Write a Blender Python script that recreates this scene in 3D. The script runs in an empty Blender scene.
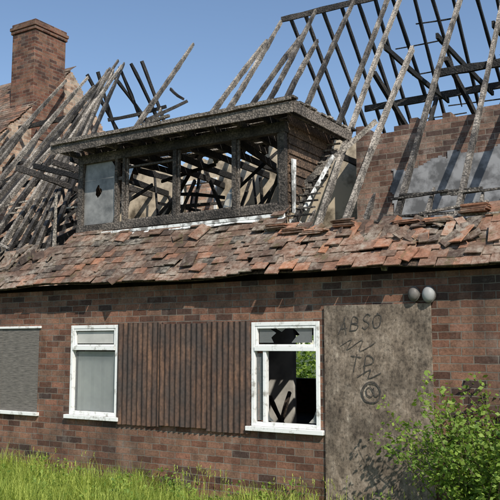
import bpy, math, random
from mathutils import Vector, noise
R=random.Random(7)
sc=bpy.context.scene
# ---------------------------------------------------------------- materials
def mat(name):
    m=bpy.data.materials.new(name);m.use_nodes=True
    nt=m.node_tree;b=nt.nodes['Principled BSDF'];return m,nt,b
def N(nt,t,**k):
    n=nt.nodes.new(t)
    for a,v in k.items():
        if a in n.inputs: n.inputs[a].default_value=v
        else: setattr(n,a,v)
    return n
def ramp(nt,src,stops):
    r=nt.nodes.new('ShaderNodeValToRGB');e=r.color_ramp.elements
    while len(e)<len(stops): e.new(.5)
    for i,(p,c) in enumerate(stops):
        e[i].position=p;e[i].color=(c[0],c[1],c[2],1) if not isinstance(c,(int,float)) else (c,c,c,1)
    nt.links.new(src,r.inputs[0]);return r.outputs[0]
def mixc(nt,f,a,b,mode='MIX'):
    n=nt.nodes.new('ShaderNodeMix');n.data_type='RGBA';n.blend_type=mode
    for i,v in ((0,f),(6,a),(7,b)):
        if isinstance(v,bpy.types.NodeSocket): nt.links.new(v,n.inputs[i])
        else: n.inputs[i].default_value=v if i==0 else (v[0],v[1],v[2],1)
    return n.outputs[2]
def bump(nt,b,h,s=.5,d=.01):
    n=nt.nodes.new('ShaderNodeBump');n.inputs['Strength'].default_value=s;n.inputs['Distance'].default_value=d
    nt.links.new(h,n.inputs['Height']);nt.links.new(n.outputs[0],b.inputs['Normal'])
def pos(nt,scale=(1,1,1)):
    g=nt.nodes.new('ShaderNodeNewGeometry');m=nt.nodes.new('ShaderNodeMapping');m.inputs['Scale'].default_value=scale
    nt.links.new(g.outputs['Position'],m.inputs[0]);return m.outputs[0]
def nz(nt,v,scale,detail=4,rough=.6):
    n=nt.nodes.new('ShaderNodeTexNoise');n.inputs['Scale'].default_value=scale;n.inputs['Detail'].default_value=min(detail,5);n.inputs['Roughness'].default_value=rough
    nt.links.new(v,n.inputs['Vector']);return n.outputs['Fac']
def math_(nt,op,a,b):
    n=nt.nodes.new('ShaderNodeMath');n.operation=op
    for i,v in ((0,a),(1,b)):
        if isinstance(v,bpy.types.NodeSocket): nt.links.new(v,n.inputs[i])
        else: n.inputs[i].default_value=v
    return n.outputs[0]

def brick(name,c1,c2,c3,mort,soot=.5,white=0.0,mortar=.011):
    m,nt,b=mat(name)
    g=nt.nodes.new('ShaderNodeNewGeometry');s=nt.nodes.new('ShaderNodeSeparateXYZ');nt.links.new(g.outputs['Position'],s.inputs[0])
    u=math_(nt,'ADD',s.outputs[0],s.outputs[1]);c=nt.nodes.new('ShaderNodeCombineXYZ')
    p=pos(nt)
    wob=nz(nt,p,9,2);wob=math_(nt,'MULTIPLY',math_(nt,'SUBTRACT',wob,.5),.018)
    nt.links.new(math_(nt,'ADD',u,wob),c.inputs[0]);nt.links.new(math_(nt,'ADD',s.outputs[2],wob),c.inputs[1])
    t=nt.nodes.new('ShaderNodeTexBrick');nt.links.new(c.outputs[0],t.inputs['Vector'])
    t.inputs['Scale'].default_value=1;t.inputs['Brick Width'].default_value=.225;t.inputs['Row Height'].default_value=.075
    t.inputs['Mortar Size'].default_value=mortar*.5;t.inputs['Mortar Smooth'].default_value=.25;t.inputs['Bias'].default_value=0
    t.inputs['Color1'].default_value=(0,0,0,1);t.inputs['Color2'].default_value=(1,1,1,1);t.inputs['Mortar'].default_value=(.5,.5,.5,1)
    var=ramp(nt,t.outputs['Color'],[(0,c3),(.2,[x*.65 for x in c1]),(.4,c1),(.62,c2),(.8,[c2[0]*.75,c2[1]*.85,c2[2]*.9]),(1,[x*1.5 for x in c1])])
    fine=nz(nt,p,45,5,.7)
    col=mixc(nt,.85,var,ramp(nt,fine,[(.25,.4),(.5,1),(.8,1.6)]),'MULTIPLY')
    mid=nz(nt,p,6,5,.7)
    col=mixc(nt,.8,col,ramp(nt,mid,[(.3,.45),(.5,1),(.72,1.4)]),'MULTIPLY')
    col=mixc(nt,t.outputs['Fac'],col,mixc(nt,.6,mort,ramp(nt,mid,[(.35,.5),(.6,1.2)]),'MULTIPLY'))
    big=nz(nt,pos(nt,(1,1,.6)),1.3,6,.7)
    col=mixc(nt,math_(nt,'MULTIPLY',ramp(nt,big,[(.42,0),(.66,1)]),soot),col,(.035,.028,.025))
    ef=ramp(nt,nz(nt,p,3.1,7,.8),[(.52,0),(.7,1)])
    col=mixc(nt,math_(nt,'MULTIPLY',ef,white),col,(.5,.46,.4))
    nt.links.new(col,b.inputs['Base Color']);b.inputs['Roughness'].default_value=.92;b.inputs['Specular IOR Level'].default_value=.2
    h=math_(nt,'SUBTRACT',math_(nt,'MULTIPLY',fine,.45),t.outputs['Fac']);bump(nt,b,h,.9,.009)
    return m
M={}
M['brick']=brick('brick_facade',(.175,.083,.054),(.24,.125,.08),(.055,.038,.033),(.21,.18,.145),.6,.14)
M['brick_in']=brick('brick_inner',(.20,.115,.085),(.27,.17,.125),(.10,.065,.055),(.26,.225,.18),.6,.45)
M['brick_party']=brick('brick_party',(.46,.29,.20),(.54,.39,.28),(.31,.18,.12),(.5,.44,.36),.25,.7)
M['brick_chim']=brick('brick_chimney',(.17,.074,.05),(.23,.115,.073),(.07,.042,.036),(.22,.18,.14),.5,.15)
def char(name,dark,light,lo,hi,sc_=5,hgt=0):
    m,nt,b=mat(name);p=pos(nt)
    a=nz(nt,p,sc_,5,.7);f=nz(nt,p,60,3,.6);bg=nz(nt,p,1.1,3,.6)
    v=N(nt,'ShaderNodeTexVoronoi',Scale=38.);nt.links.new(p,v.inputs['Vector'])
    at=nt.nodes.new('ShaderNodeAttribute');at.attribute_name='Col'
    k=math_(nt,'ADD',math_(nt,'MULTIPLY',a,.55),math_(nt,'MULTIPLY',f,.2));k=math_(nt,'ADD',k,math_(nt,'MULTIPLY',bg,.25))
    k=math_(nt,'ADD',k,math_(nt,'MULTIPLY',math_(nt,'SUBTRACT',at.outputs['Fac'],.5),.24))
    col=ramp(nt,k,[(lo,dark),((lo+hi)/2,[(x+y)*.36 for x,y in zip(dark,light)]),(hi,light)])
    col=mixc(nt,.75,col,ramp(nt,v.outputs['Distance'],[(0,1.1),(.35,1),(.7,.2)]),'MULTIPLY')
    nt.links.new(col,b.inputs['Base Color']);b.inputs['Roughness'].default_value=.8
    bump(nt,b,math_(nt,'SUBTRACT',f,v.outputs['Distance']),.9,.010);return m
M['char']=char('charred_timber_ashy',(.022,.018,.015),(.48,.42,.35),.38,.63,4)
M['charm']=char('scorched_joinery',(.025,.021,.018),(.24,.20,.165),.36,.62,3)
M['chard']=char('charred_timber_black',(.008,.008,.008),(.10,.086,.074),.42,.70)
M['charb']=char('scorched_boards',(.028,.02,.015),(.24,.15,.095),.36,.66)
def simple(name,c1,c2,scale=6,stretch=(1,1,1),rough=.85,bs=.3,lo=.35,hi=.65,spec=.3):
    m,nt,b=mat(name);p=pos(nt,stretch);a=nz(nt,p,scale,5,.65)
    nt.links.new(ramp(nt,a,[(lo,c1),(hi,c2)]),b.inputs['Base Color']);b.inputs['Roughness'].default_value=rough
    b.inputs['Specular IOR Level'].default_value=spec
    bump(nt,b,a,bs,.01);return m
M['plaster']=simple('scorched_plaster',(.12,.095,.065),(.58,.48,.35),2.4,lo=.34,hi=.54)
M['greyplaster']=simple('grey_render',(.12,.12,.122),(.31,.31,.315),4,lo=.4,hi=.58)
M['paint']=simple('white_frame_paint',(.38,.36,.32),(.8,.8,.77),11,rough=.5,bs=.15,lo=.32,hi=.47)
M['room']=simple('room_plaster',(.30,.28,.25),(.60,.57,.51),2)
M['floor']=simple('charred_floor',(.02,.018,.015),(.08,.065,.05),5)
M['curtain']=simple('pale_blind_panel',(.34,.335,.31),(.52,.51,.47),2,rough=.6,bs=.05)
M['grey_pane']=simple('grey_reflection_pane',(.10,.10,.095),(.30,.295,.28),3.5,rough=.35,bs=.05,spec=.5)  # grey reflection on the glass is put into the base colour
M['lead']=simple('white_flashing',(.22,.21,.195),(.8,.8,.77),9,lo=.42,hi=.54)
M['mesh']=simple('weathered_window_board',(.085,.078,.07),(.20,.18,.155),9,(1,1,8),bs=.4)
M['dirt']=simple('soil',(.05,.045,.025),(.10,.09,.045),3)
M['lamp']=simple('grey_plastic',(.24,.24,.235),(.38,.38,.37),5,rough=.5,bs=.03)
M['lampd']=simple('dark_plastic',(.09,.08,.07),(.2,.185,.17),5,rough=.5,bs=.03)
M['bark']=simple('bark',(.06,.045,.03),(.16,.12,.08),12,(1,1,.3))
M['ink']=simple('black_spray_paint',(.03,.028,.026),(.10,.085,.07),20,rough=.6,bs=0)
m,nt,b=mat('rusty_corrugated_iron');p=pos(nt,(1,1,.25));a=nz(nt,p,9,5,.7);a2=nz(nt,pos(nt),2,4);a3=nz(nt,pos(nt),30,4)
col=ramp(nt,a,[(.3,(.028,.02,.016)),(.5,(.08,.044,.029)),(.72,(.19,.10,.056))])
col=mixc(nt,ramp(nt,a2,[(.4,0),(.62,.75)]),col,(.042,.034,.03))
col=mixc(nt,.6,col,ramp(nt,a3,[(.35,.5),(.6,1.3)]),'MULTIPLY')
nt.links.new(col,b.inputs['Base Color']);b.inputs['Roughness'].default_value=.8;bump(nt,b,a3,.3,.004);M['rust']=m
m,nt,b=mat('weathered_plywood');p=pos(nt,(1,1,.6));a=nz(nt,p,7,5,.8);a2=nz(nt,pos(nt),1.6,5,.75);a3=nz(nt,pos(nt,(1,1,.06)),55,2);a4=nz(nt,pos(nt,(1,1,.9)),26,5,.8)
col=ramp(nt,a,[(.32,(.075,.055,.04)),(.48,(.19,.145,.105)),(.6,(.26,.205,.155)),(.72,(.42,.36,.28))])
col=mixc(nt,.75,col,ramp(nt,a2,[(.35,.4),(.6,1.2)]),'MULTIPLY')
col=mixc(nt,.5,col,ramp(nt,a3,[(.3,.6),(.6,1.1)]),'MULTIPLY')
col=mixc(nt,.85,col,ramp(nt,a4,[(.36,.3),(.5,1),(.68,1.4)]),'MULTIPLY')
nt.links.new(col,b.inputs['Base Color']);b.inputs['Roughness'].default_value=.9;bump(nt,b,a4,.5,.005);M['ply']=m
m,nt,b=mat('clay_roof_tiles');p=pos(nt);at=nt.nodes.new('ShaderNodeAttribute');at.attribute_name='Col'
a=nz(nt,p,16,5,.75);a2=nz(nt,p,1.9,5,.75)
col=ramp(nt,at.outputs['Fac'],[(0,(.042,.034,.03)),(.25,(.10,.066,.05)),(.5,(.165,.10,.07)),(.75,(.26,.13,.083)),(1,(.42,.185,.10))])
col=mixc(nt,.9,col,ramp(nt,a,[(.3,.4),(.55,1.05),(.8,1.5)]),'MULTIPLY')
col=mixc(nt,math_(nt,'MULTIPLY',ramp(nt,a2,[(.44,0),(.62,.8)]),ramp(nt,a,[(.38,.05),(.60,1)])),col,(.36,.32,.26))
a5=nz(nt,p,5,5,.8)
col=mixc(nt,ramp(nt,a5,[(.56,0),(.66,.65)]),col,(.10,.092,.045))
nt.links.new(col,b.inputs['Base Color']);b.inputs['Roughness'].default_value=.92;b.inputs['Specular IOR Level'].default_value=.2;bump(nt,b,a,.7,.008);M['tile']=m
def leafmat(name,c0,c1,tr=.35):
    m,nt,b=mat(name);at=nt.nodes.new('ShaderNodeAttribute');at.attribute_name='Col'
    col=ramp(nt,at.outputs['Fac'],[(0,c0),(1,c1)])
    nt.links.new(col,b.inputs['Base Color']);b.inputs['Roughness'].default_value=.6;b.inputs['Specular IOR Level'].default_value=.3
    t=nt.nodes.new('ShaderNodeBsdfTranslucent');nt.links.new(mixc(nt,1.,col,(1.3,1.3,.6),'MULTIPLY'),t.inputs[0])
    x=nt.nodes.new('ShaderNodeMixShader');x.inputs[0].default_value=tr
    nt.links.new(b.outputs[0],x.inputs[1]);nt.links.new(t.outputs[0],x.inputs[2])
    nt.links.new(x.outputs[0],nt.nodes['Material Output'].inputs[0]);return m
M['grass']=leafmat('grass_blades',(.12,.20,.03),(.48,.54,.12),.45)
M['leaf']=leafmat('bush_leaves',(.07,.15,.022),(.33,.44,.09),.42)
M['treeleaf']=leafmat('tree_leaves',(.02,.05,.012),(.08,.14,.03),.3)
m,nt,b=mat('window_glass');b.inputs['Base Color'].default_value=(.8,.85,.85,1);b.inputs['Roughness'].default_value=.04
b.inputs['Transmission Weight'].default_value=.85;b.inputs['IOR'].default_value=1.45;M['glass']=m
# ---------------------------------------------------------------- mesh builder
class MB:
    def __init__(s): s.v=[];s.f=[];s.c=[]
    def quad(s,pts,c=.5):
        i=len(s.v);s.v+= [tuple(p) for p in pts];s.f.append(tuple(range(i,i+len(pts))));s.c.append(c)
    def hexa(s,P,c=.5):
        i=len(s.v);s.v+=[tuple(p) for p in P]
        for q in ((3,2,1,0),(4,5,6,7),(0,1,5,4),(1,2,6,5),(2,3,7,6),(3,0,4,7)):
            s.f.append(tuple(i+k for k in q));s.c.append(c)
    def box(s,x0,x1,y0,y1,z0,z1,c=.5,j=0):
        P=[(x0,y0,z0),(x1,y0,z0),(x1,y1,z0),(x0,y1,z0),(x0,y0,z1),(x1,y0,z1),(x1,y1,z1),(x0,y1,z1)]
        if j: P=[tuple(a+R.uniform(-j,j) for a in p) for p in P]
        s.hexa(P,c)
    def beam(s,p1,p2,w=.05,h=.1,jit=.12,sag=.0,c=None,taper=0,step=.22,fade=0):
        p1=Vector(p1);p2=Vector(p2);d=p2-p1;L=d.length;d.normalize()
        up=Vector((0,0,1)) if abs(d.z)<.95 else Vector((0,1,0))
        si=d.cross(up).normalized();u=si.cross(d).normalized()
        n=max(2,int(L/step));c=R.random() if c is None else c
        ph=R.random()*6;bow=R.uniform(-1,1)*sag;i0=len(s.v)
        for k in range(n+1):
            t=k/n;q=p1+d*(L*t)+si*(bow*math.sin(math.pi*t))+u*(sag*.4*math.sin(ph+3*t))
            tp=1-taper*max(0,(t-.75)/.25)
            ww=w*.5*tp*R.uniform(1-jit,1+jit*.4);hh=h*.5*tp*R.uniform(1-jit*1.3,1+jit*.4)
            for a,b_ in ((-1,-1),(1,-1),(1,1),(-1,1)):
                s.v.append(tuple(q+si*a*ww*R.uniform(1-jit,1)+u*b_*hh*R.uniform(1-jit,1)))
        ph2=R.random()*6
        for k in range(n):
            a=i0+4*k;cc=c+fade*(k/n-.5)+(.12*math.sin(ph2+k*.9) if fade else 0)
            for e in range(4):
                s.f.append((a+e,a+(e+1)%4,a+4+(e+1)%4,a+4+e));s.c.append(cc)
        s.f.append((i0+3,i0+2,i0+1,i0));s.c.append(c);a=i0+4*n;s.f.append((a,a+1,a+2,a+3));s.c.append(c)
    def wall(s,us,zs,t0,t1,solid,axis='x'):
        def P(u,t,z): return (u,t,z) if axis=='x' else (t,u,z)
        nu,nz_=len(us)-1,len(zs)-1
        S=[[solid((us[i]+us[i+1])/2,(zs[j]+zs[j+1])/2) for j in range(nz_)] for i in range(nu)]
        g=lambda i,j: 0<=i<nu and 0<=j<nz_ and S[i][j]
        for i in range(nu):
            for j in range(nz_):
                if not S[i][j]: continue
                a,b_,z0,z1=us[i],us[i+1],zs[j],zs[j+1]
                s.quad([P(a,t0,z0),P(b_,t0,z0),P(b_,t0,z1),P(a,t0,z1)]);s.quad([P(b_,t1,z0),P(a,t1,z0),P(a,t1,z1),P(b_,t1,z1)])
                if not g(i-1,j): s.quad([P(a,t1,z0),P(a,t0,z0),P(a,t0,z1),P(a,t1,z1)])
                if not g(i+1,j): s.quad([P(b_,t0,z0),P(b_,t1,z0),P(b_,t1,z1),P(b_,t0,z1)])
                if not g(i,j-1): s.quad([P(a,t0,z0),P(a,t1,z0),P(b_,t1,z0),P(b_,t0,z0)])
                if not g(i,j+1): s.quad([P(a,t0,z1),P(b_,t0,z1),P(b_,t1,z1),P(a,t1,z1)])
    def done(s,name,m,parent=None,bevel=0,recalc=True):
        me=bpy.data.meshes.new(name);me.from_pydata(s.v,[],s.f)
        at=me.color_attributes.new('Col','FLOAT_COLOR','CORNER');buf=[]
        for f,c in zip(s.f,s.c): buf+= [c,c,c,1.]*len(f)
        at.data.foreach_set('color',buf)
        if recalc:
            import bmesh
            bm=bmesh.new();bm.from_mesh(me)
            bmesh.ops.recalc_face_normals(bm,faces=bm.faces);bm.to_mesh(me);bm.free()
        me.materials.append(m);o=bpy.data.objects.new(name,me);sc.collection.objects.link(o)
        if parent: o.parent=parent
        if bevel:
            x=o.modifiers.new('b','BEVEL');x.width=bevel;x.segments=2;x.limit_method='ANGLE'
        return o
def empty(n):
    o=bpy.data.objects.new(n,None);sc.collection.objects.link(o);return o
def fr(a,b,st):
    n=max(1,round((b-a)/st));return [a+(b-a)*i/n for i in range(n+1)]
house=empty('brick_house')
# ---------------------------------------------------------------- front wall
XL,XR=-8.4,7.0
ops=[(-5.0,-3.29,.85,2.0),(-2.70,-1.90,.85,2.0),(.03,.87,.85,2.0),(1.0,2.0,0,2.1),(3.6,5.0,.85,2.0)]
us=sorted({XL-4,XR}|{o[0] for o in ops}|{o[1] for o in ops});zs=[-.2,0,.85,2.0,2.1,2.46]
w=MB();w.wall(us,zs,0,.25,lambda u,z: not any(o[0]<u<o[1] and o[2]<z<o[3] for o in ops));w.done('front_wall',M['brick'],house)
bops=[(-5.4,-4.3,.9,2.0),(-1,.2,.9,2.0)]
us=sorted({XL,XR}|{o[0] for o in bops}|{o[1] for o in bops})
w=MB();w.wall(us,[-.2,.9,2.0,2.44],10.55,10.8,lambda u,z: not any(o[0]<u<o[1] and o[2]<z<o[3] for o in bops))
w.wall([.25,10.55],[-.2,2.44],XR-.25,XR,lambda u,z:True,'y');w.done('back_wall',M['brick'],house)
pops=[(-1.60,-1.15,0,2.0)]
us=sorted({XL,XR}|{-1.60,-1.15})
w=MB();w.wall(us,[0,2.0,2.42],3.9,4.0,lambda u,z: not any(o[0]<u<o[1] and o[2]<z<o[3] for o in pops))
for x in (-3.1,2.6): w.box(x-.05,x+.05,.252,3.898,0.01,2.42)
w.box(-1.7,-1.6,.252,2.6,0.01,2.42)
w.done('room_walls',M['room'],house)
w=MB()
for k in range(12): w.beam((R.uniform(-1.3,.8),R.uniform(.5,3),R.uniform(.1,.6)),(R.uniform(-1.3,.8),R.uniform(.5,3),R.uniform(.1,1.1)),.05,.07,.2,.03)
w.done('fallen_debris',M['charb'],house)
w=MB();w.box(XL,XR-.26,.26,10.54,-.1,.05)
w.box(XL+.26,-1.4,.26,10.54,2.43,2.56);w.box(.9,XR-.26,.26,10.54,2.43,2.56);w.box(-1.4,.9,.26,1.1,2.43,2.56);w.box(-1.4,.9,3.85,10.54,2.43,2.56)  # opening added in the upper floor to let daylight into the room below
for x in (-1.0,-.6,-.2,.2,.6): w.beam((x,1.05,2.49),(x,3.9,2.49),.045,.12,.15,.03)
w.done('floors',M['floor'],house)
# ---------------------------------------------------------------- party gable + chimney
def roofz(y): return 2.69+y if y<5.5 else 2.69+11-y
w=MB()
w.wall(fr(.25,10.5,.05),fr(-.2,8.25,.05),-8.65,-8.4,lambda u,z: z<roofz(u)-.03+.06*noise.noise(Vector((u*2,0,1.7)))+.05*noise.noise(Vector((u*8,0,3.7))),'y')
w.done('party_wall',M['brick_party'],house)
w=MB();cx0,cx1,cy0,cy1=-9.12,-8.38,4.33,5.27
w.box(cx0,cx1,cy0,cy1,6.3,8.80)
w.box(cx0-.03,cx1+.03,cy0-.03,cy1+.03,8.802,8.88);w.box(cx0-.05,cx1+.05,cy0-.05,cy1+.05,8.882,8.96);w.box(cx0-.015,cx1+.015,cy0-.015,cy1+.015,8.962,9.04)
w.done('chimney',M['brick_chim'],house,.012)
def tile(mb,X,s,z_off,wd=.163,ln=.265,rot=0,lift=0,c=.5,thk=.013):
    v=Vector((0,.7071,.7071));n=Vector((0,-.7071,.7071));o=Vector((X,-.25,2.44))+v*s+n*z_off
    cr,sr=math.cos(rot),math.sin(rot);U=Vector((1,0,0))*cr+v*sr;V=v*cr-Vector((1,0,0))*sr
    rows=[];e=R.uniform(-.004,.004);e2=R.uniform(-.004,.004)
    for t,h in ((0,.030+lift),(.5,.024+lift*.5),(1,.006)):
        a=o+V*ln*t+n*h
        q=[a-U*wd/2,a+U*wd/2,a+U*wd/2+n*thk,a-U*wd/2+n*thk]
        if t==0: q=[q[0]+V*e,q[1]+V*e2,q[2]+V*e2,q[3]+V*e]
        rows.append(q)
    for k in range(2): mb.hexa([rows[k][0],rows[k][1],rows[k+1][1],rows[k+1][0],rows[k][3],rows[k][2],rows[k+1][2],rows[k+1][3]],c)
w=MB()
for i in range(0,71):
    for k in range(22):
        X=-8.46-k*.168-(.084 if i%2 else 0);s=i*.115
        if R.random()<(.12 if k==0 else .01): continue
        tile(w,X,s,.0,rot=R.gauss(0,.012),c=R.uniform(.2,.75))
w.done('neighbour_roof_tiles',M['tile'],house)
# ---------------------------------------------------------------- front roof tiles
def sag(X): return .022*math.sin(X*1.7)+.014*math.sin(X*4.1+1)+.01*noise.noise(Vector((X*2,0,0)))
def smax(X):
    n_=noise.noise(Vector((X*2.3,3,0)))*.16
    if X<-3.2: return .74+n_
    if X<.16: return 1.12
    if X<2.35: return .76-.06*X+n_*.8
    return .8+.7*min(1,max(0,(X-2.6)/1.2))+n_
w=MB();deck=MB()
ci=int(3.0/.115)
for i in range(ci):
    s=i*.124+.06
    for k in range(95):
        X=-8.3+k*.168+(.084 if i%2 else 0)+R.gauss(0,.002)
        if X>6.9 or s>smax(X): continue
        edge=smax(X)-s;rt=.8 if X>-.3 else .45
        hol=noise.noise(Vector((X*1.3,s*2.5,11)))
        pm=.012*rt+(.25 if edge<.2 and not(-3.2<X<.1) else 0)+(.05 if X>.2 and s>.3 else 0)+(.45*rt if hol>.44 else 0)
        if R.random()<pm: continue
        slip=R.gauss(0,.006)-(R.random()<.08*rt)*R.uniform(.02,.07)
        g=noise.noise(Vector((X*.8,s*3,5)))
        c=.40+.25*g+(.16 if X>.2 else 0)+(.14 if i==0 else 0)+R.gauss(0,.17)
        rot=R.gauss(0,.012 if X<.2 else .022)+(R.random()<.06*rt)*R.uniform(-.16,.16)
        tile(w,X,s+slip,sag(X)+R.gauss(0,.002),rot=rot,lift=abs(R.gauss(0,.006))+(R.random()<.09*rt)*.03,c=min(1,max(0,c)),ln=.265 if R.random()>.06*rt else R.uniform(.17,.23))
def loose(X,s,h,c,flat=1):
    v=Vector((0,.7071,.7071));n=Vector((0,-.7071,.7071))
    a=R.gauss(1.57,.5);Nn=(n*3+Vector((R.gauss(0,1),R.gauss(0,1),R.gauss(0,1)))*flat).normalized()
    U=(Vector((1,0,0))*math.cos(a)+v*math.sin(a));U=(U-Nn*U.dot(Nn)).normalized();V=Nn.cross(U)
    o=Vector((X,-.25,2.44))+v*s+n*h
    l=R.choice((.265,.2,.15,.1));wd=R.choice((.163,.12,.09));t=.014
    P=[]
    for z in (-t/2,t/2):
        for x,y in ((-1,-1),(1,-1),(1,1),(-1,1)): P.append(o+U*x*l/2+V*y*wd/2+Nn*z)
    w.hexa(P,c)
for k in range(52):
    X=R.uniform(.15,3.4);s=R.uniform(.55,.86)-.06*X;loose(X,s,R.uniform(.04,.07),R.uniform(.1,1),.6)
for k in range(8):
    X=R.uniform(-.2,3.4);loose(X,R.uniform(.1,.45),R.uniform(.05,.06),R.uniform(.3,1),.2)
for k in range(50):
    X=R.uniform(-6,-3.2);loose(X,R.uniform(.55,.88),R.uniform(.04,.07),R.uniform(.0,.7),.7)
for k in range(9):
    X=R.uniform(-3,0.);loose(X,R.uniform(.1,1.0),R.uniform(.05,.055),R.uniform(.1,.7),.2)
for X,s,n_ in ((.45,.70,4),(.72,.66,3),(1.05,.74,5),(1.75,.70,3),(2.1,.66,4),(2.45,.80,5),(.2,.80,4)):
    for k in range(n_):
        z=2.44+.7071*s+.05+k*.016;x=X+R.gauss(0,.015);y=-.25+.7071*s+R.gauss(0,.015)
        w.box(x-.13,x+.13,y-.08,y+.08,z,z+.013,c=R.uniform(.3,1),j=.006)
w.done('roof_tiles',M['tile'],house)
xs=fr(-8.38,6.95,.2)
def Q(X,s,h): return Vector((X,-.25,2.44))+Vector((0,.7071,.7071))*s+Vector((0,-.7071,.7071))*(h+sag(X))
for a,b_ in zip(xs,xs[1:]):
    sm=min(smax(a),smax(b_))+.1
    if -3.3<a<.1: sm=1.15
    deck.hexa([Q(a,.10,-.02),Q(b_,.10,-.02),Q(b_,sm,-.02),Q(a,sm,-.02),Q(a,.10,-.004),Q(b_,.10,-.004),Q(b_,sm,-.004),Q(a,sm,-.004)],.3)
deck.done('eaves_boarding',M['charb'],house)
# ---------------------------------------------------------------- rafters
def rp(X0,y,dr): return (X0+dr*y,y,roofz(y)-.06)
w=MB()
X=-3.40
k=0
while X>-9.6:
    if X>-5.2:
        dr=(-6.45-R.uniform(0,.7)+.25*(X+4.3)-X)/5.4;y1=R.uniform(4.8,5.6) if k%4!=2 else R.uniform(2.2,3.8)
    else:
        dr=R.uniform(-.40,-.24);y1=R.uniform(4.2,5.5) if k%3!=2 else R.uniform(2.0,4.0)
    if X+dr*y1<-8.35: y1=max(.6,(X+8.3)/-dr)
    if y1>.8: w.beam(rp(X,.15,dr),rp(X,y1,dr),.055,.105,.14,.06,taper=.4,c=R.uniform(.05,.8),fade=.4)
    X-=R.uniform(.18,.28);k+=1
w.beam(rp(-3.5,2.0,-.24),rp(-3.5,5.45,-.24),.05,.10,.15,.03,taper=.3,fade=.4)
w.beam((-3.5,1.6,3.9),(-4.4,3.9,6.2),.05,.09,.2,.03,taper=.5)
w.beam((-4.1,2.4,4.3),(-4.9,4.0,6.0),.05,.09,.2,.03,taper=.5)
for X0,y0,y1 in ((-2.2,1.8,5.75),(-1.75,1.8,5.45),(-1.42,1.8,5.8),(-1.0,1.8,5.5),(-.6,1.8,4.4),(-.2,1.8,5.5)):
    w.beam(rp(X0,y0,-.17),rp(X0,y1,-.17),.055,.105,.14,.04,taper=.2,c=R.uniform(.2,.8),fade=.4)
for X0,y0,y1,dr in ((.35,.2,5.5,-.14),(.72,.1,5.5,-.16),(1.02,.3,3.6,-.10),(1.62,-.1,5.5,-.105),(2.28,.1,5.5,-.10),(2.75,.1,5.5,-.10),(3.2,.1,5.5,-.1),(3.65,0,5.5,-.1),(4.1,0,5.5,-.1),(4.6,0,5.5,-.1)):
    w.beam(rp(X0,y0,dr),rp(X0,y1,dr),.055,.105,.14,.045,c=R.uniform(.3,.9),fade=.5)
for X0 in (1.25,1.95,.55,2.5): w.beam(rp(X0,.0,-.1),rp(X0,R.uniform(.6,1.0),-.1),.05,.09,.2,0,taper=.6)
for k in range(13):
    y=.55+k*.1;x=.36-.14*y;w.beam((x-.16,y,roofz(y)+.01),(x+.22,y+.01,roofz(y)+.01),.035,.02,.15,0,step=.1)
for k in range(9):
    y=R.uniform(.35,.75);x=R.uniform(.6,2.4);l=R.uniform(.4,1.0);w.beam((x,y,roofz(y)+.01),(x+l,y+R.uniform(-.05,.05),roofz(y)+R.uniform(-.04,.05)),.04,.025,.15,.02)
w.beam((-.1,.62,3.3),(.75,1.9,4.65),.045,.08,.15,.02,c=.6,fade=.4)
w.done('front_rafters',M['char'],house)
w=MB()
w.beam((-2.7,5.5,8.15),(6.2,5.5,8.13),.035,.13,.12,.04)
X=-2.5
while X<6.2:
    w.beam((X,5.52,8.1),(X+R.uniform(-.12,.12),10.0,roofz(10.0)),.05,.10,.14,.06) if R.random()<.84 else w.beam((X,5.52,8.1),(X,7.3,roofz(7.3)-.05),.05,.1,.2,.04,taper=.6)
    X+=R.uniform(.30,.40)
for y in (7.0,8.6): w.beam((-1.6 if y<8 else -.6,y,roofz(y)-.14),(6.2,y,roofz(y)-.14),.07,.14,.14,.05)
w.beam((1.2,3.0,roofz(3.0)-.17),(6.2,3.0,roofz(3.0)-.17),.06,.12,.14,.05)
for k in range(7):
    x=.1+k*.85;w.beam((x,3.9,6.45),(x,7.1,6.45),.045,.10,.15,.03)
for k in range(5):
    x=.1+k*1.1;w.beam((x,5.0,4.4),(x+R.uniform(-.3,.3),6.9,6.5),.06,.09,.1,.02);w.beam((x+.3,5.5,4.5),(x+.1,3.2,5.8),.06,.09,.1,.02)
for k in range(30):
    y=5.9+k*.14;x=R.uniform(-1.,4);w.beam((x,y,roofz(y)+.01),(x+R.uniform(.6,2.4),y,roofz(y)+R.uniform(-.04,.02)),.03,.022,.15,.02)
for k in range(6):
    x=-7.9+k*.33;w.beam((x,5.5,8.0),(x+.1,R.uniform(6.2,8),roofz(7.2)),.05,.09,.2,.03,taper=.5)
for k in range(16):
    x=-8.2+k*.32;w.beam((x,.3+R.random()*.3,R.uniform(2.7,3.1)),(x+R.uniform(-.6,.6),R.uniform(2.2,3.6),R.uniform(2.8,4.3)),.05,.10,.15,.04)
for k in range(30):
    x=R.uniform(-8,-3.7);y=R.uniform(.9,4.2);y2=y+R.uniform(-.6,.6);w.beam((x,y,roofz(y)-R.uniform(.1,.7)),(x+R.uniform(.3,1.1)*(-1 if x>-5 else 1),y2,roofz(y2)-R.uniform(.1,.7)),.04,.07,.2,.04)
w.beam((-8.3,2.2,roofz(2.2)-.2),(-4.6,2.1,roofz(2.2)-.35),.07,.13,.14,.05)
w.beam((-8.3,3.9,roofz(3.9)-.2),(-6.1,3.9,roofz(3.9)-.25),.06,.12,.14,.05)
for k in range(13):
    x=-4.6+k*.38;w.beam((x,.65,4.42),(x+R.uniform(-.08,.08),2.95 if k%5 else 2.1,4.42+R.uniform(-.15,.05)),.045,.10,.14,.03)
for k in range(18):
    x=R.uniform(-4.8,-1.0);w.beam((x,R.uniform(1.4,2.6),R.uniform(2.8,3.9)),(x+R.uniform(-.8,.8),R.uniform(2.,2.9),R.uniform(4.1,4.7)),.035,.06,.18,.04)
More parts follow.
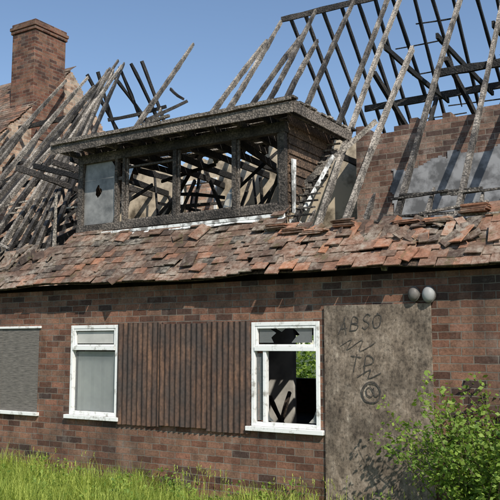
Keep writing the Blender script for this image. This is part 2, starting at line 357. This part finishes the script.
for k in range(5):
    x=R.uniform(-4.6,-1.8);z=R.uniform(3.7,4.4);w.beam((x,2.0+R.random()*.8,z),(x+R.uniform(.5,1.3),2.0+R.random()*.8,z+R.uniform(-.3,.3)),.035,.06,.18,.04)
w.done('back_rafters_and_joists',M['chard'],house)
w=MB()
for k in range(12):
    x=R.uniform(-7,-3.6);y=R.uniform(.4,1.4);w.beam((x,y,roofz(y)+.02),(x+R.uniform(-.5,.7),y+R.uniform(-.3,.5),roofz(y)+R.uniform(.0,.3)),.04,.03,.2,.03,c=.95)
w.box(-3.62,-3.58,.5,.53,3.0,3.9,c=.9,j=.01);w.box(-3.9,-3.35,.48,.52,3.05,3.12,c=.9,j=.01)
w.done('loose_battens',M['char'],house)
# ---------------------------------------------------------------- upper internal walls
w=MB()
def top2(u): return 4.70+.14*noise.noise(Vector((u*2.5,1,0)))+.08*max(0,u-1)
w.wall(fr(.2,6.2,.1125),fr(2.56,5.76,.075),2.5,2.72,lambda u,z: z<top2(u));w.done('upper_brick_wall',M['brick_in'],house)
w=MB()
def gp(u,z):
    n_=noise.noise(Vector((u*2.5,z*2.5,4)))*.25+noise.noise(Vector((u*9,z*9,4)))*.08
    return u>.72+n_*.8 and 3.2<z<4.12+n_*.5+(.12 if u>1.5 else 0)
w.wall(fr(.5,6.1,.025),fr(3.0,4.5,.025),2.485,2.4985,gp);w.done('grey_render_patch',M['greyplaster'],house)
w=MB()
def part(u,z):
    if -3.14<u<-2.52 and z<4.40: return False
    return z<4.78+.2*noise.noise(Vector((u*2.2,7,0)))+.1*noise.noise(Vector((u*9,7,0)))-(.7 if u<-4.9 else 0)
w.wall(fr(-5.6,.12,.04),fr(2.56,5.1,.04),2.95,3.05,part);w.done('dormer_room_partition',M['plaster'],house)
w=MB();w.wall(fr(-7,-3.0,.1125),fr(2.56,5.3,.075),4.3,4.5,lambda u,z:z<4.7+.4*noise.noise(Vector((u*1.5,7,0))));w.done('inner_brick_stub',M['brick_party'],house)
w=MB()
for a,b_ in ((-3.2,-3.14),(-2.52,-2.46)): w.box(a,b_,2.925,2.948,2.57,4.46)
w.box(-3.138,-2.522,2.925,2.948,4.402,4.46);w.done('inner_door_frame',M['paint'],house,.004)
# ---------------------------------------------------------------- dormer
YF=.55
w=MB()
w.box(-3.18,.17,YF-.04,YF+.06,3.30,3.40,c=.4,j=.004)
w.box(-3.16,.15,YF-.01,YF+.05,3.10,3.298,c=.4,j=.003)
w.box(-3.18,.17,YF-.03,YF+.06,4.27,4.40,c=.3,j=.004)
for x,ww in ((-3.14,.09),(-2.47,.05),(-2.34,.045),(-1.47,.055),(-.55,.06),(.12,.09)):
    w.beam((x,YF+.01,3.39),(x+R.uniform(-.01,.01),YF+.01,4.28),ww,.07,.07,.006,c=.4)
w.beam((-2.47,YF+.01,4.0),(-2.34,YF+.01,4.0),.03,.05,.1)
w.box(-2.30,-1.52,YF+.0,YF+.03,4.13,4.155,c=.6,j=.004)
for a,b_ in ((-2.31,-1.50),(-1.44,-.58),(-.52,.07)):
    w.box(a,a+.024,YF+.0,YF+.03,3.402,4.268,c=.8,j=.003);w.box(b_-.024,b_,YF+.0,YF+.03,3.402,4.268,c=.8,j=.003);w.box(a+.026,b_-.026,YF+.0,YF+.03,3.402,3.43,c=.8,j=.003)
x=-3.42
while x<.43:
    l=min(R.uniform(.8,1.5),.44-x)
    if .44-x-l<.3: l=.44-x
    w.box(x,x+l-.006,.215,.24,4.39,4.51,c=R.uniform(.6,1.1),j=.007);x+=l
w.beam((-3.40,.20,4.535),(.43,.20,4.545),.035,.05,.2,.01,c=1.1)
w.box(.42,.445,.247,1.78,4.40,4.52,c=.9,j=.006)
for k in range(10):
    x=-3.3+k*.405;w.beam((x,.26,4.45),(x,1.86,4.45),.045,.08,.1,.01)
w.done('dormer_frame',M['charm'],house)
w=MB()
y=.2
while y<1.88:
    d=R.uniform(.11,.16)
    x0=-3.44+R.uniform(0,.05)+(R.random()<.25)*R.uniform(.1,.5)*(y>.5);w.beam((x0,y+d/2,4.56+.012*math.sin(y*9)),(.46-R.uniform(0,.06),y+d/2,4.57+R.uniform(-.01,.02)),d*.93,.026,.08,.015,step=.3);y+=d
for k in range(44):
    x=R.uniform(-3.2,-.3);y=R.uniform(.25,1.8);l=R.uniform(.1,.7);w.beam((x,y,4.6),(x+l,y+R.uniform(-.2,.2),4.6+R.uniform(0,.04)),.05,.04,.3,.02)
w.done('dormer_roof_boards',M['char'],house)
w=MB()
for X,sg in ((.15,1),(-3.19,-1)):
    z=3.2
    while z<4.40:
        y1=z+.115-2.66
        if y1>YF+.03:
            w.hexa([(X,YF+.065,z),(X+.03*sg,YF+.065,z),(X+.03*sg,y1,z),(X,y1,z),(X,YF+.065,z+.12),(X+.012*sg,YF+.065,z+.12),(X+.012*sg,y1,z+.12),(X,y1,z+.12)],R.uniform(.4,1))
        z+=.118
w.done('dormer_cheek_boarding',M['charb'],house)
w=MB()
w.box(-3.2,.18,YF-.07,YF-.042,3.24,3.28,j=.006)
L_=fr(-3.2,.18,.34)
for i,(a,b_) in enumerate(zip(L_,L_[1:])):
    dz=R.uniform(-.012,.012)
    w.hexa([(a+.004,YF-.09,3.205+dz),(b_,YF-.09,3.205-dz),(b_,YF-.045,3.235),(a+.004,YF-.045,3.235),(a+.004,YF-.09,3.215+dz),(b_,YF-.09,3.215-dz),(b_,YF-.045,3.25),(a+.004,YF-.045,3.25)])
w.box(.20,.235,.62,.66,3.3,3.95,j=.012)
w.beam((.3,.75,3.35),(.42,1.3,4.1),.025,.05,.1,0)
w.box(.24,.27,.5,1.2,3.12,3.2,j=.01)
w.done('dormer_flashing',M['lead'],house)
w=MB()
hx,hz=-2.83,3.86
n_=18
ring=[(hx+(.035+.035*R.random())*math.cos(2*math.pi*k/n_),hz+(.05+.06*R.random())*math.sin(2*math.pi*k/n_)) for k in range(n_)]
def outer(k):
    a=2*math.pi*k/n_;cx,cz=math.cos(a),math.sin(a);x0,x1,z0,z1=-3.09,-2.50,3.40,4.27
    t=min([((x1-hx)/cx) if cx>1e-6 else 1e9,((x0-hx)/cx) if cx<-1e-6 else 1e9,((z1-hz)/cz) if cz>1e-6 else 1e9,((z0-hz)/cz) if cz<-1e-6 else 1e9]);return hx+cx*t,hz+cz*t
for k in range(n_):
    a,b_=ring[k],ring[(k+1)%n_];A,B=outer(k),outer(k+1);w.quad([(a[0],YF+.02,a[1]),(A[0],YF+.02,A[1]),(B[0],YF+.02,B[1]),(b_[0],YF+.02,b_[1])])
w.done('dormer_pane',M['grey_pane'],house)
w=MB()
def poly(P,y=.018): w.quad([(x,y,z) for x,z in P])
poly([(-.6,3.44),(-.6,3.7),(-.68,3.6),(-.74,3.44)],YF+.015)
poly([(-2.28,4.12),(-2.28,3.95),(-2.2,4.12)],YF+.015)
w.done('dormer_glass_shards',M['glass'],house)
# ---------------------------------------------------------------- ground floor windows
def window(x0,x1,z0,z1,tz,name,mull=None):
    w=MB();f=.045;y0,y1=-.015,.05
    w.box(x0+.002,x0+f,y0,y1,z0+.03,z1-.002);w.box(x1-f,x1-.002,y0,y1,z0+.03,z1-.002)
    w.box(x0+f+.001,x1-f-.001,y0,y1,z1-f,z1-.002);w.box(x0+f+.001,x1-f-.001,y0,y1,z0+.03,z0+.03+f)
    if tz: w.box(x0+f+.001,x1-f-.001,y0-.012,y1,tz-.025,tz+.02)
    w.box(x0-.05,x1+.05,-.06,.05,z0-.02,z0+.028)
    if mull:
        w.box(mull-.02,mull+.02,y0,y1-.002,z0+.03+f+.001,tz-.026)
    if tz:
        a,b_,c,d=x0+f+.002,x1-f-.002,tz+.022,z1-f-.002;s=.025
        w.box(a,a+s,y0+.006,y1-.01,c,d);w.box(b_-s,b_,y0+.006,y1-.01,c,d);w.box(a+s+.001,b_-s-.001,y0+.006,y1-.01,c,c+s);w.box(a+s+.001,b_-s-.001,y0+.006,y1-.01,d-s,d)
    w.done(name,M['paint'],house,.004)
window(-2.70,-1.90,.85,2.0,1.71,'window_frame')
window(.03,.87,.85,2.0,1.71,'window_frame_broken',.20)
w=MB();w.box(-5.05,-3.25,-.05,.05,.83,.875);w.box(-5.0,-3.25,-.02,.04,1.97,2.0);w.done('boarded_window_sill',M['paint'],house,.004)
w=MB();w.box(-5.0,-4.0,.0,.02,.878,1.968);w.box(-3.996,-3.292,.002,.022,.878,1.968);w.done('boarded_window_panel',M['mesh'],house)
w=MB()
n_=12
for k in range(n_):
    a,b_=-2.64+.68*k/n_,-2.64+.68*(k+1)/n_;ya,yb=.10+.006*math.sin(k*2.1),.10+.006*math.sin((k+1)*2.1);w.quad([(a,ya,.9),(b_,yb,.9),(b_,yb,1.67),(a,ya,1.67)])
w.done('window_blind',M['curtain'],house,recalc=False)
w=MB();w.box(-2.61,-1.99,.02,.026,1.77,1.92);w.done('window_top_pane',M['curtain'],house)
w=MB()
poly([(.12,1.93),(.12,1.775),(.30,1.775),(.27,1.83),(.33,1.88),(.25,1.93)])
poly([(.77,1.93),(.77,1.775),(.52,1.775),(.58,1.84),(.62,1.86),(.55,1.93)])
poly([(.33,1.93),(.45,1.93),(.40,1.89)])
poly([(.085,1.66),(.085,.94),(.17,.94),(.17,1.66)],.02)
poly([(.23,.94),(.30,.94),(.25,.98),(.23,1.05)]);poly([(.81,.94),(.81,1.08),(.78,1.0),(.72,.94)])
w.quad([(-2.64,.03,.93),(-1.96,.03,.93),(-1.96,.03,1.67),(-2.64,.03,1.67)])
w.done('broken_glass',M['glass'],house)
# ---------------------------------------------------------------- corrugated sheets
def corr(x0,x1,z0,z1,yb,name,ph=0,tilt=0):
    w=MB();n=int((x1-x0)/.0095);pr=None
    for k in range(n+1):
        x=x0+(x1-x0)*k/n;y=yb+.010*math.cos(2*math.pi*(x-x0)/.076+ph)+tilt*(x-x0);dz=.006*noise.noise(Vector((x*9,0,ph)))
        if pr: w.quad([(pr[0],pr[1],z0+pr[2]),(x,y,z0+dz),(x,y,z1+dz),(pr[0],pr[1],z1+pr[2])],.5);w.quad([(pr[0],pr[1]+.002,z1+pr[2]),(x,y+.002,z1+dz),(x,y+.002,z0+dz),(pr[0],pr[1]+.002,z0+pr[2])],.5)
        pr=(x,y,dz)
    return w.done(name,M['rust'],house,recalc=False)
corr(-1.895,-1.19,.80,2.015,-.034,'corrugated_sheet',0,.008);corr(-1.22,-.52,.82,1.995,-.052,'corrugated_sheet_middle',1,-.006);corr(-.56,.02,.79,2.01,-.030,'corrugated_sheet_end',2,.005)
# ---------------------------------------------------------------- door board and graffiti
w=MB();w.box(.935,2.085,-.032,-.006,-.05,2.155,j=.004);w.done('door_board',M['ply'],house,.003)
w=MB()
YS=[-.0375]
def stroke(P,wd=.010):
    P=[Vector(p)+Vector((R.gauss(0,.004),R.gauss(0,.004))) for p in P];P=[P[0]]+P+[P[-1]];O=[]
    for i in range(1,len(P)-2):
        for t in range(6):
            t/=6;a,b_,c,d=P[i-1:i+3];O.append(.5*((2*b_)+(c-a)*t+(2*a-5*b_+4*c-d)*t*t+(3*b_-a-3*c+d)*t**3))
    O.append(P[-2])
    for a,b_ in zip(O,O[1:]):
        d=b_-a
        if d.length<1e-5: continue
        d.normalize();n_=Vector((-d.y,d.x))*wd/2*R.uniform(.7,1.3);a=a-d*.002;b_=b_+d*.002;y=YS[0]
        w.quad([(a.x-n_.x,y,a.y-n_.y),(b_.x-n_.x,y,b_.y-n_.y),(b_.x+n_.x,y,b_.y+n_.y),(a.x+n_.x,y,a.y+n_.y)])
        YS[0]-=.00001
G={'A':[[(0,0),(.4,1),(.4,1),(.8,0)],[(.1,.4),(.75,.45)]],'B':[[(0,0),(0,1),(.5,.95),(.6,.75),(.5,.55),(0,.5),(.6,.45),(.7,.25),(.5,.03),(-.1,0)]],
'S':[[(.7,.9),(.4,1),(.1,.85),(.15,.6),(.6,.45),(.7,.2),(.4,0),(.05,.1)]],'O':[[(.35,1),(.08,.8),(0,.45),(.12,.1),(.4,0),(.65,.15),(.72,.5),(.6,.85),(.25,1.02)]],
'T':[[(-.1,1),(.9,.9)],[(.4,1.1),(.36,0)]],'P':[[(.05,-.1),(0,1),(.5,.98),(.65,.78),(.5,.55),(-.05,.45)]]}
def write(t,x,z,h,sl=.15,dz=0):
    for ch in t:
        for S in G[ch]: stroke([(x+(u+sl*v)*h*.8,z+v*h) for u,v in S])
        x+=h*R.uniform(.85,.98);z+=dz+R.gauss(0,.008)
write('ABSO',1.10,1.86,.14,.25,.012);write('TP',1.22,1.48,.16,.25,-.01)
cir=lambda cx,cz,r,n=14,a0=0,a1=6.9:[(cx+r*math.cos(a0+(a1-a0)*k/n)*(1+.02*k/n),cz+r*1.05*math.sin(a0+(a1-a0)*k/n)) for k in range(n+1)]
stroke([(1.12,1.74),(1.24,1.80),(1.20,1.70),(1.36,1.79),(1.33,1.69),(1.5,1.77)],.007)
stroke([(1.3,1.42),(1.45,1.50),(1.42,1.42),(1.56,1.47)])
stroke(cir(1.45,1.28,.10));stroke(cir(1.455,1.275,.092,12,2,9));stroke(cir(1.44,1.28,.04,8));stroke([(1.48,1.33),(1.49,1.24),(1.54,1.26)])
w.done('graffiti',M['ink'],house,recalc=False)
# ---------------------------------------------------------------- security lights
def light(x,z,r,nm,mt):
    import bmesh
    o=empty(nm)
    w=MB();w.box(x-.03,x+.03,-.03,-.001,z-.03,z+.05);w.done('bracket',mt,o,.004)
    w=MB();n_=20
    for k in range(n_):
        a,b_=2*math.pi*k/n_,2*math.pi*(k+1)/n_
        A=lambda t,y,q:(x+r*q*math.cos(t),y,z+r*1.25*q*math.sin(t))
        w.quad([A(a,-.032,1.08),A(b_,-.032,1.08),A(b_,-.06,1.08),A(a,-.06,1.08)]);w.quad([A(a,-.06,1.08),A(b_,-.06,1.08),A(b_,-.06,.9),A(a,-.06,.9)])
    w.done('rim',M['lampd'],o,recalc=False)
    me=bpy.data.meshes.new('housing');bm=bmesh.new();bmesh.ops.create_uvsphere(bm,u_segments=20,v_segments=14,radius=1)
    for v in bm.verts:
        v.co.x*=r;v.co.y*=r*.9;v.co.z*=r*1.25
        v.co+=Vector((x,-.06,z))
    bm.to_mesh(me);bm.free();me.materials.append(mt)
    for p in me.polygons:p.use_smooth=True
    h=bpy.data.objects.new('housing',me);sc.collection.objects.link(h);h.parent=o
light(1.925,2.245,.055,'security_light',M['lampd']);light(2.075,2.235,.062,'security_light.001',M['lamp'])
# ---------------------------------------------------------------- ground and vegetation
w=MB();w.quad([(-300,-300,0),(300,-300,0),(300,300,0),(-300,300,0)]);w.done('ground',M['dirt'])
nt=M['dirt'].node_tree;b=nt.nodes['Principled BSDF'];a=nz(nt,pos(nt),1.2,5,.7)
nt.links.new(ramp(nt,a,[(.3,(.035,.045,.015)),(.6,(.07,.10,.02))]),b.inputs['Base Color'])
def blade(w,x,y,h,wd,lean,az,c,z0=0):
    dx,dy=math.cos(az),math.sin(az);px,py=-dy*wd/2,dx*wd/2
    m=(x+dx*lean*.35*h,y+dy*lean*.35*h,z0+h*.6);t=(x+dx*lean*h,y+dy*lean*h,z0+h*(1-.25*lean))
    i=len(w.v);w.v+=[(x-px,y-py,z0),(x+px,y+py,z0),(m[0]+px*.8,m[1]+py*.8,m[2]),(m[0]-px*.8,m[1]-py*.8,m[2]),t]
    w.f+=[(i,i+1,i+2,i+3),(i+3,i+2,i+4)];w.c+=[c,c]
w=MB()
for k in range(72000):
    x=R.uniform(-7.5,3.6);y=-R.random()**.9*2.6-.02
    n_=noise.noise(Vector((x*1.1,y*1.3,0)));n2=noise.noise(Vector((x*4,y*4,3)))
    hh=(.23+.18*n_+.12*n2)*(1.25 if x<-1 else .95)
    if x>-.5 and R.random()<.3: continue
    blade(w,x,y,max(.05,hh*R.uniform(.4,1.5)),R.uniform(.004,.009),R.uniform(.1,.9),R.uniform(0,6.283),min(1,max(0,.5+.5*n2+R.gauss(0,.25))))
for k in range(1500):
    x=R.uniform(-7,2.5);y=-R.random()*2.2-.03
    if noise.noise(Vector((x*1.5,y,9)))<0: continue
    h=R.uniform(.32,.58);az=R.uniform(0,6.28);blade(w,x,y,h,.004,.3,az,.95)
    for j in range(5): blade(w,x+math.cos(az)*.3*h*.8,y+math.sin(az)*.3*h*.8,.03,.006,1,R.uniform(0,6.28),1,z0=h*.8-j*.012+.03)
w.done('grass',M['grass'],None,recalc=False)
def leaf(w,p,s,c,asp=.6):
    a=Vector((R.gauss(0,1),R.gauss(0,1),R.gauss(0,.6))).normalized();b_=a.cross(Vector((R.gauss(0,1),R.gauss(0,1),R.gauss(.8,1)))).normalized()
    p=Vector(p);w.quad([p,p+a*s*.5+b_*s*asp*.5,p+a*s,p+a*s*.5-b_*s*asp*.5],c)
w=MB()
for k in range(95):
    x=R.uniform(-6,2.2);y=R.uniform(-1.4,-.05);h=R.uniform(.15,.42)
    for j in range(38): leaf(w,(x+R.gauss(0,.07),y+R.gauss(0,.07),h*R.random()**.7),R.uniform(.025,.06),R.random())
w.done('weeds',M['leaf'],None,recalc=False)
bush=empty('bush');w=MB();st=MB()
for k in range(125):
    x0=2.80+R.gauss(0,.17);az=R.uniform(0,6.28);L=R.uniform(.6,1.55);sp=R.uniform(.05,.5)
    p=Vector((x0,-.5+R.gauss(0,.08),0));d=Vector((math.cos(az)*sp*1.0,math.sin(az)*sp*.55,1)).normalized();q=p.copy();n_=10
    for j in range(n_):
        q2=q+d*L/n_;st.beam(q,q2,.008*(1-j/n_)+.003,.008*(1-j/n_)+.003,.05,0,c=.4,step=.2);q=q2;d=(d+Vector((math.cos(az)*.05+R.gauss(0,.06),math.sin(az)*.04,-.04))).normalized()
        if j>=3:
            cl=R.random()
            for t in range(14): leaf(w,q+Vector((R.gauss(0,.04),R.gauss(0,.04),R.gauss(0,.035))),R.uniform(.028,.062),min(1,max(0,cl*.6+R.random()*.5)),.65)
w.done('leaves',M['leaf'],bush,recalc=False);st.done('stems',M['bark'],bush,recalc=False)
def tree(nm,x,y,H,r,nl,mt):
    t=empty(nm);w=MB();st=MB()
    pts=[Vector((x,y,0)),Vector((x+.1,y,H*.35)),Vector((x,y+.1,H*.6)),Vector((x+.1,y,H*.85))]
    for i,(a,b_) in enumerate(zip(pts,pts[1:])): st.beam(a,b_,.34-.09*i,.34-.09*i,.05,.02)
    cl=[]
    for k in range(60):
        z=H*R.uniform(.38,.97);rr=r*math.sqrt(max(.08,1-((z/H-.66)/.36)**2))*R.uniform(.3,1.0);az=R.uniform(0,6.28)
        c=Vector((x+rr*math.cos(az),y+rr*math.sin(az),z));cl.append(c);b0=Vector((x,y,z*.78));st.beam(b0,c,.07,.07,.1,.05,taper=.5,step=.5)
    for k in range(nl):
        c=R.choice(cl);d=Vector((R.gauss(0,1),R.gauss(0,1),R.gauss(0,.75)))*r*.17
        leaf(w,c+d,R.uniform(.10,.20),min(1,max(0,.5+d.z*.6+R.gauss(0,.2))),.7)
    w.done('foliage',mt,t,recalc=False);st.done('trunk',M['bark'],t,recalc=False)
tree('tree',1.9,17,12.4,2.6,26000,M['treeleaf'])
w=MB()
for k in range(16000):
    x=R.uniform(-13,4);y=14+R.gauss(0,.4);z=abs(R.gauss(0,1))*1.2
    leaf(w,(x,y,min(z,2.6)),R.uniform(.1,.2),R.random(),.7)
w.done('hedge',M['leaf'],None,recalc=False)
# ---------------------------------------------------------------- light, sky, camera
sd=Vector((.68,-.55,.80)).normalized()
L=bpy.data.lights.new('sun','SUN');L.energy=4.9;L.angle=math.radians(.5);L.color=(1,.95,.86)
lo=bpy.data.objects.new('sun',L);sc.collection.objects.link(lo);lo.rotation_euler=sd.to_track_quat('Z','Y').to_euler()
wd=bpy.data.worlds.new('World');sc.world=wd;wd.use_nodes=True;nt=wd.node_tree
s=nt.nodes.new('ShaderNodeTexSky');s.sky_type='NISHITA';s.sun_disc=False;s.sun_elevation=math.asin(sd.z);s.sun_rotation=math.atan2(sd.x,sd.y)
s.air_density=1.0;s.dust_density=.5;s.ozone_density=2.2
nt.links.new(s.outputs[0],nt.nodes['Background'].inputs[0]);nt.nodes['Background'].inputs[1].default_value=.145
cam=bpy.data.cameras.new('camera');co=bpy.data.objects.new('camera',cam);sc.collection.objects.link(co);sc.camera=co
cam.sensor_width=36;cam.lens=780/500*36;cam.clip_end=1000
co.location=(4.6,-7.35,1.75);co.rotation_euler=(math.pi/2+math.atan(95/780),0,math.radians(32))
sc.view_settings.view_transform='Standard';sc.view_settings.look='None';sc.view_settings.exposure=0
